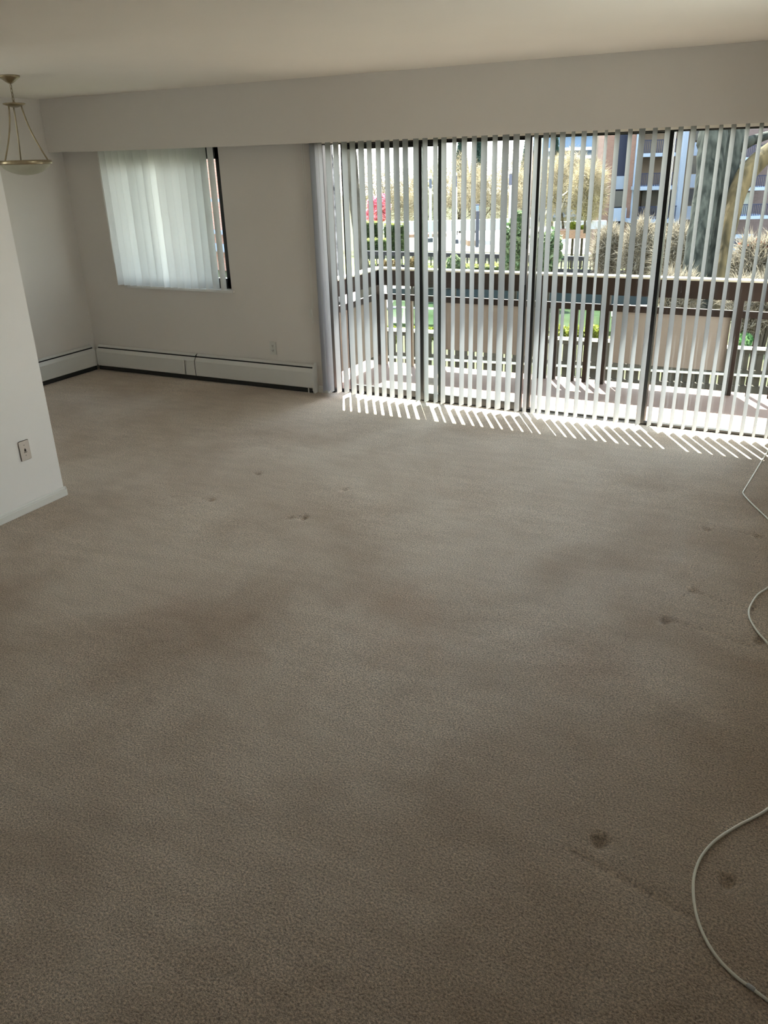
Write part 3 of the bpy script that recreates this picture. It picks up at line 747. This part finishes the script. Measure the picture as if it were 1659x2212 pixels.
tag(obj('parapet_wall', block(1200, 1310, 478, 496, 45, .4), LAV), 'short pale wall behind the brick planter, left of the brick block', 'wall')
for px, pt, pm, pb, wd, ds in [(930, 383, 407, 515, 6, 'pale column seen between the two left mullions'), (984, 376, 404, 518, 7, 'pale column just right of the second mullion'), (1103, 372, 400, 500, 7, 'pale column left of the centre mullion, above the variegated bush'), (1163, 375, 400, 470, 6, 'pale column right beside the centre mullion')]:
    D = 43; c = at(px, 450, D); t = thing('column', ds, 'column', (c.x, c.y, at(px, pb, D).z), 'pale columns of the courtyard')
    bm = block(px-wd/2, px+wd/2, pm, pb, D, .16); obj('shaft', bm, LAV, t)
    bm = block(px-wd/2+.3, px+wd/2-.3, pt+4, pm, D, .15); obj('upper_shaft', bm, LAVD, t)
    bm = B(); cc = at(px, pt+3, D); lathe(bm, [(0, .16), (.07, .13), (.10, .05), (.10, 0), (0, -.02)], 12, tuple(cc)); obj('globe', bm, mat('globe_white', (.8, .8, .78), .3), t, True)
    bm = block(px-wd*.9, px+wd*.9, pb, pb+9, D, .35); obj('plinth', bm, SLATE, t)
D = 38; c = at(1031, 500, D); t = thing('lamp_post', 'dark square lamp post standing on the pale courtyard paving', 'lamp post', (c.x, c.y, at(1031, 535, D).z))
bm = block(1028, 1035, 455, 536, D, .16); obj('post', bm, SLATE, t); bm = block(1028.5, 1034.5, 444, 455, D, .15); obj('lantern', bm, mat('lantern_grey', (.25, .32, .42), .4), t)
bm = block(1027.5, 1035.5, 441, 444, D, .18); obj('cap', bm, SLATE, t)
for a, ds in [((870, 965, 506, 513, 44), 'low brick planter behind the second mullion'), ((1010, 1028, 520, 532, 42), 'small dark planter left of the lamp post'), ((1205, 1270, 497, 516, 42), 'brick planter with lime plants left of the brick block')]:
    o = tag(obj('planter', block(*a, 1.2), PBRICK), ds, 'planter')
o = shrub('potted_grass', 'lime green grass growing in the brick planter', 'plant', 1232, 1246, 478, 498, 42.3, M_YEL, 400, .09, 71)
o = shrub('low_plant', 'small yellow green plant at the right end of the brick planter', 'plant', 1252, 1266, 489, 498, 42.3, M_YEL, 200, .08, 72)

# hedges and shrubs
ALB = .32
hedge('clipped_hedge', 'tall clipped hedge with pale tops below the pink azalea', 772, 826, 482, 512, 37, 3)
hedge('clipped_hedge', 'clipped dark hedge right of the one under the azalea, near the first mullion', 832, 872, 486, 545, 36, 4)
hedge('clipped_hedge', 'lower clipped hedge in front of the tall hedge below the azalea', 772, 834, 520, 545, 35, 5)
hedge('low_hedge', 'low dark hedge between lawn and balcony rail at the left', 770, 812, 572, 600, 27, 6, n=2000)
hedge('low_hedge', 'low dark hedge beyond the rail between the two left mullions', 915, 1170, 578, 600, 27, 7, n=5000)
shrub('azalea', 'bright pink flowering azalea at the left end of the courtyard', 'shrub', 786, 852, 418, 485, 44, M_AZ, 5000, .07, 8)
shrub('variegated_shrub', 'green and cream variegated bush left of the centre mullion', 'shrub', 1082, 1148, 450, 590, 25, M_VAR, 5000, .07, 9)
shrub('variegated_shrub', 'green and cream variegated bush right of the centre mullion', 'shrub', 1150, 1222, 490, 592, 25, M_VAR, 4500, .07, 10)
shrub('variegated_shrub', 'small green bush just right of the second mullion', 'shrub', 962, 1000, 548, 592, 26, M_VAR, 2000, .055, 11)
shrub('dry_shrub', 'dry tan shrub behind the rail at the left end', 'shrub', 812, 870, 560, 592, 26, M_BRN, 1600, .06, 12)
shrub('dry_shrub', 'dry tan shrub behind the rail beside the first mullion', 'shrub', 872, 912, 556, 592, 26, M_BRN, 1300, .06, 13)
# picket fence around the lawn
t = thing('lawn_fence', 'dark picket fence running along the lawn beyond the rail', 'fence', tuple(at(1000, 560, 31)))
fence(t, at(770, 541, 31), at(1500, 560, 31), 0, .14, .05, mat('fence_slate', (.045, .045, .05), .7), mat('fence_cap', (.10, .10, .11), .6), [(-.16, -.04), (-.62, -.48)], .62)
# twiggy bushes
def twigbush(name, label, px0, px1, pyt, pyb, D, m, n, seed, ln=.35, wd=.012, flowers=None):
    rng = np.random.default_rng(seed); l = at(px0, pyb, D); r = at(px1, pyb, D); tp = at((px0+px1)/2, pyt, D); c = (l+r)/2; rx = (r-l).length/2; hz = tp.z-c.z
    t = thing(name, label, 'shrub', (c.x, c.y, G(c.x, c.y)))
    tris('twigs', twigs(rng, n, (c.x, c.y, c.z+hz*.45), rx, rx*.7, hz*.6, ln, wd, .6), m, t)
    bm = B()
    for k in range(9):
        a = rng.uniform(0, 6.28); s = rng.uniform(.3, .8)*rx
        tube(bm, [(c.x+.1*math.cos(a), c.y+.1*math.sin(a), G(c.x, c.y)-.05), (c.x+s*.6*math.cos(a), c.y+s*.5*math.sin(a), c.z+hz*.3), (c.x+s*math.cos(a), c.y+s*.6*math.sin(a), c.z+hz*.85)], [.05, .035, .01], 5)
    obj('stems', bm, BARKB, t)
    if flowers:
        p = leafcloud(rng, 900, (c.x, c.y, c.z+hz*.95), rx*.95, rx*.5, hz*.14, .035); tris('flowers', p, flowers, t)
    return t
twigbush('bare_bush', 'pale leafless bush at the foot of the brick block\'s left corner', 1278, 1345, 492, 585, 27, M_TWP, 5000, 31)
twigbush('bare_bush', 'pale leafless bush in the middle, left of the right mullion', 1340, 1420, 478, 590, 26, M_TWP, 6000, 32)
twigbush('bare_bush', 'pale leafless bush between the right mullion and the big trunk', 1415, 1495, 492, 602, 24, M_TWP, 6000, 33)
twigbush('flowering_bush', 'twiggy bush topped with coral flowers right of the big trunk', 1572, 1680, 520, 640, 19, M_TWP, 9000, 34, flowers=M_RED)
twigbush('bare_bush', 'tan leafless bush low behind the railing, right of the big trunk', 1560, 1700, 600, 700, 14, M_TWP, 9000, 35, ln=.22, wd=.007)
twigbush('bare_bush', 'tan leafless bush low behind the railing, left of the big trunk', 1418, 1500, 590, 690, 14, M_TWP, 6000, 36, ln=.22, wd=.007)
shrub('fern', 'green fern low behind the railing gap at the right', 'plant', 1590, 1625, 722, 748, 13.6, leafmat('fern_green', (.06, .30, .08), (.35, .60, .20), 9), 900, .04, 37)
for i, (a, b, ds) in enumerate([(1190, 1218, 'clump of lime ground cover behind the patio fence, at the left slim post'), (1218, 1262, 'clump of lime ground cover behind the patio fence, between the slim posts'), (1262, 1300, 'clump of lime ground cover behind the patio fence, beside the thick post'), (806, 868, 'clump of lime ground cover behind the patio fence, below the rail corner'), (868, 945, 'clump of lime ground cover behind the patio fence, at the first mullion')]):
    shrub('ground_cover', ds, 'plant', a, b, 702, 738, 13.4, M_YEL, 1600, .04, 40+i)
    
# ---- big trees
def trunk(name, label, rows, m, D, parts=None, seed=1, group=None):
    """rows: (px, py, radius px) from the base up"""
    rng = np.random.default_rng(seed); pts = [at(px, py, D) for px, py, r in rows]; rad = [r/F*D for _, _, r in rows]
    P = spline([tuple(p) for p in pts], 6); q = []
    for i in range(len(rad)-1):
        for k in range(6): q.append(rad[i]+(rad[i+1]-rad[i])*k/6)
    q.append(rad[-1])
    b0 = P[0]; g = G(b0.x, b0.y); dn = (P[0]-P[2]).normalized()
    P = [Vector((b0.x, b0.y, g-.3))]+P if g < b0.z-.2 else P
    if len(P) > len(q): q = [q[0]*1.15]+q
    bm = B(); seg = 20; rings = []
    for i, p in enumerate(P):
        ring = []
        for k in range(seg):
            a = 2*math.pi*k/seg; rr = q[i]*(1+.06*math.sin(a*5+i*.15)+.03*rng.normal())
            ring.append(bm.verts.new((p.x+rr*math.cos(a), p.y+rr*math.sin(a), p.z)))
        rings.append(ring)
    for A1, B1 in zip(rings, rings[1:]):
        for k in range(seg): bm.faces.new((A1[k], A1[(k+1) % seg], B1[(k+1) % seg], B1[k]))
    return bm, (b0.x, b0.y, g)
bm, base = trunk('t', '', [(1477, 700, 27), (1494, 620, 24), (1505, 540, 24), (1521, 450, 25), (1532, 380, 27), (1540, 300, 30), (1546, 240, 28), (1550, 140, 26)], BARK, 15)
t = thing('big_tree', 'huge dark trunk with rough bark filling the right side of the view', 'tree', base)
obj('trunk', bm, BARK, t, True)
bm, _ = trunk('t', '', [(1512, 700, 20), (1533, 600, 19), (1548, 520, 20), (1560, 440, 22), (1566, 390, 26), (1572, 330, 30), (1578, 270, 32), (1580, 150, 30)], BARK, 15.4, seed=2)
obj('second_stem', bm, BARK, t, True)
bm = B(); D = 15.1
rowsL = [(1545, 700, 11), (1553, 620, 12), (1567, 540, 13), (1580, 470, 17), (1592, 420, 19), (1610, 380, 21), (1638, 348, 20), (1675, 318, 18), (1720, 285, 16)]
pts = spline([tuple(at(a, b, D)) for a, b, r in rowsL], 5); rr = []
for i in range(len(rowsL)-1):
    for k in range(5): rr.append((rowsL[i][2]+(rowsL[i+1][2]-rowsL[i][2])*k/5)/F*D)
rr.append(rowsL[-1][2]/F*D); tube(bm, pts, rr, 16)
obj('sunlit_limb', bm, BARKG, t, True)
bm = B()
for a, b, r in [((1585, 420), (1660, 322), 22), ((1580, 330), (1665, 290), 12), ((1560, 300), (1600, 262), 8)]:
    tube(bm, [at(*a, 15.3), at((a[0]+b[0])/2, (a[1]+b[1])/2-6, 15.2), at(*b, 15.2)], [r/F*15, r*.9/F*15, r*.7/F*15], 10)
obj('side_branches', bm, BARK, t, True)
bm, base = trunk('t', '', [(788, 600, 13), (777, 520, 12), (768, 440, 12), (761, 360, 12), (756, 290, 12), (750, 180, 11)], BARKB, 20, seed=3)
t = thing('slender_tree', 'dark brown tree trunk behind the left door panel', 'tree', base); obj('trunk', bm, BARKB, t, True)
bm, base = trunk('t', '', [(733, 600, 7), (726, 520, 7), (720, 440, 7), (715, 360, 6), (711, 290, 6), (705, 180, 5)], BARKB, 22, seed=4)
t = thing('slender_tree', 'thin mottled tree trunk at the very left of the glass door', 'tree', base); obj('trunk', bm, mat('mottled_bark', (.05, .05, .045), .9, col2=(.5, .48, .44), scale=5), t, True)
bm = B()
for k, (a, b) in enumerate([((1175, 470), (1195, 425)), ((1190, 480), (1185, 400)), ((1205, 470), (1228, 400)), ((1215, 425), (1232, 405))]):
    tube(bm, [at(*a, 40), at((a[0]+b[0])/2+3, (a[1]+b[1])/2, 40), at(*b, 40)], [.10, .07, .03], 6)
tag(obj('leaning_trunks', bm, mat('pale_bark', (.45, .38, .28), .9)), 'pale leaning bare stems just right of the centre mullion', 'tree')

# ---- buildings
ALB = .42
BRK = brick('red_brown_brick', (.26, .13, .10), (.32, .17, .13), (.30, .22, .19), 2.2)
BRKD = brick('dark_brown_brick', (.15, .10, .10), (.19, .13, .13), (.2, .16, .16), 2.2)
BPAN = mat('white_blue_panel', (.42, .50, .66), .7)
BWIN = mat('dark_window', (.05, .06, .08), .25, col2=(.22, .20, .16), scale=.35)
BFRM = mat('navy_frame', (.04, .05, .10), .5)
BRCK = mat('balcony_back_wall', (.20, .16, .14), .8, col2=(.38, .30, .22), scale=.8)
BLUE = mat('blue_haze_panel', (.24, .36, .54), .7)
D = 48
def pz(px, py, D=D): return at(px, py, D)
t = thing('apartment_block', 'brick apartment block with white panels and balconies seen right of centre', 'building', tuple(pz(1400, 540)))
def face(name, m, px0, px1, pyt, pyb, D, dep, parent):
    """block whose front is a rectangle of the facade; edges follow the leaning verticals of the view"""
    a = at(px0, (pyt+pyb)/2, D); b = at(px1, (pyt+pyb)/2, D); bm = B(); slab(bm, a, b, dep, at((px0+px1)/2, pyb, D).z, at((px0+px1)/2, pyt, D).z)
    return obj(name, bm, m, parent)
# verticals lean: x at the top (py 285) -> x at py 480
def vx(xt, py): return xt-(py-285)*(.0735+(xt-1320)*.000235)
def col_(name, m, x0, x1, D, dep, py0=180, py1=560):
    a = at(vx(x0, 420), 420, D); b = at(vx(x1, 420), 420, D); bm = B(); slab(bm, a, b, dep, at(x0, py1, D).z, at(x0, py0, D).z); return obj(name, bm, m, t)
def cell(name, m, x0, x1, p0, p1, D, dep, par=None):
    pm = (p0+p1)/2; a = at(vx(x0, pm), pm, D); b = at(vx(x1, pm), pm, D); bm = B(); slab(bm, a, b, dep, at((x0+x1)/2, p1, D).z, at((x0+x1)/2, p0, D).z); return obj(name, bm, m, par or t)
col_('facade_wall', BRCK, 1316, 1700, D+1.6, 4)
col_('brick_pier', BRK, 1312, 1329, D, 2)
col_('brick_pier', BRK, 1366, 1378, D, 2)
col_('white_pilaster', BPAN, 1377, 1384, D-.1, .5)
col_('white_pilaster', BPAN, 1479, 1489, D-1.2, .5)
cell('window_bay', BFRM, 1328, 1368, 240, 560, D+.5, .5)
for k, py in enumerate([240, 311, 380, 449]):
    cell('spandrel_panel', BPAN, 1329, 1368, py, py+29, D+.3, .3)
    wn = cell('window', BWIN, 1337, 1362, py+32, py+67, D+.35, .3)
    cell('spandrel_panel', BPAN, 1500, 1530, py+(-4), py+25, D-.2, .3)
    cell('window', BWIN, 1500, 1530, py+27, py+63, D-.15, .3)
    cell('mullion', BFRM, 1518, 1524, py+27, py+63, D-.2, .1)
    if k: cell('mullion', BFRM, 1334, 1337, py-38, py-2, D+.3, .1)
for k, py in enumerate([260, 330, 402, 474]):
    sb = cell('balcony_slab', BPAN, 1386, 1480, py, py+8, D-1.2, 3)
    cell('balcony_door', BWIN, 1400, 1475, py+10, py+55, D+1.4, .2)
    rl = cell('balcony_rail', BFRM, 1386, 1480, py-29, py-27, D-1.1, .08)
    bm = B()
    for j in range(24):
        x = 1388+j*3.9; a = at(vx(x, py-14), py-14, D-1.1); z0 = at(1430, py, D-1.1).z; z1 = at(1430, py-28, D-1.1).z
        box(bm, a.x-.02, a.x+.02, a.y-.02, a.y+.02, z0, z1)
    obj('balusters', bm, BFRM, rl)
# right wing
t2_ = thing('apartment_wing', 'brown brick wing with blue-white balconies at the far right edge', 'building', tuple(pz(1640, 540)))
cell('facade_wall', BRKD, 1590, 1800, 200, 560, 42, 3, t2_)
for k, py in enumerate([340, 405, 467]):
    cell('balcony_slab', BPAN, 1600 if k < 2 else 1596, 1690, py-1, py+6, 40.5, 1.6, t2_)
    cell('balcony_door', mat('curtained_glass', (.30, .34, .34), .4, col2=(.62, .66, .62), scale=.8) if k == 0 else bpy.data.materials['curtained_glass'], 1610, 1645, py-52, py-4, 41.8, .3, t2_)
    rl = cell('balcony_rail', BFRM, 1602, 1690, py-27, py-25, 40.6, .06, t2_)
    bm = B()
    for j in range(22):
        x = 1603+j*4; a = at(vx(x, py-13), py-13, 40.6); box(bm, a.x-.02, a.x+.02, a.y-.02, a.y+.02, at(1640, py, 40.6).z, at(1640, py-26, 40.6).z)
    obj('balusters', bm, BFRM, rl)
gd = cell('garage_panel', BPAN, 1610, 1662, 505, 545, 41.5, .3, t2_); cell('louvre', BFRM, 1622, 1652, 514, 530, 41.4, .1, t2_)
# far blue tower and one seen through the nook window
t = thing('blue_tower', 'distant bluish tower top left of the brick apartment block', 'building', tuple(at(1240, 340, 95)))
a = at(1180, 330, 95); b = at(1302, 330, 95); bm = B(); slab(bm, a, b, 14, at(1240, 480, 95).z, at(1240, 150, 95).z); obj('tower_wall', bm, BLUE, t)
for py in (283, 318, 336):
    bm = B(); slab(bm, at(1183, py, 93.5), at(1296, py, 93.5), 1.2, at(1240, py+7, 93.5).z, at(1240, py, 93.5).z); obj('balcony_slab', bm, mat('tower_slab', (.72, .80, .95), .7), t)
for x0, x1 in ((1262, 1278), (1281, 1290)):
    bm = B(); slab(bm, at(x0, 300, 94.5), at(x1, 300, 94.5), .5, at(x0, 316, 94.5).z, at(x0, 285, 94.5).z); obj('window', bm, BWIN, t)
t = thing('neighbour_building', 'red brick building with white bands seen through the nook window', 'building', (-24, 26, -4))
NB = brick('pinkish_brick', (.62, .30, .24), (.70, .36, .28), (.6, .5, .45), 1.5)
bm = B(); slab(bm, at(385, 450, 44), at(492, 450, 40), 6, -4.5, 3.2); obj('wall', bm, NB, t)
for py, h_ in ((352, 6), (430, 7), (500, 8), (530, 16)):
    bm = B(); slab(bm, at(383, py, 43.7), at(494, py, 39.7), .4, at(480, py+h_, 40).z, at(480, py, 40).z); obj('white_band', bm, BPAN, t)
bm = B()
for i, (px, py) in enumerate([(478, 365), (486, 440), (488, 395), (482, 470)]):
    slab(bm, at(px, py, 39.4), at(px+3, py, 39.4), .2, at(px, py+7, 39.4).z, at(px, py, 39.4).z)
obj('windows', bm, BWIN, t)
for i, (px, ds) in enumerate([(205, 'green tree outside the left of the nook window'), (280, 'green tree outside the middle of the nook window'), (350, 'green tree outside the right of the nook window')]):
    b_ = at(px, 560, 22); t = thing('garden_tree', ds, 'tree', (b_.x, b_.y, -2.9), 'green trees outside the nook window')
    rng = np.random.default_rng(90+i); c = at(px, 390, 22)
    tris('foliage', leafcloud(rng, 3500, c, .9, .9, 1.8, .10), leafmat('spring_green', (.20, .34, .08), (.55, .65, .2), 3) if i == 0 else bpy.data.materials['spring_green'], t)
    bm = B(); tube(bm, [(b_.x, b_.y, -3.0), (c.x, c.y, c.z)], [.14, .06], 8); obj('trunk', bm, BARKB, t)
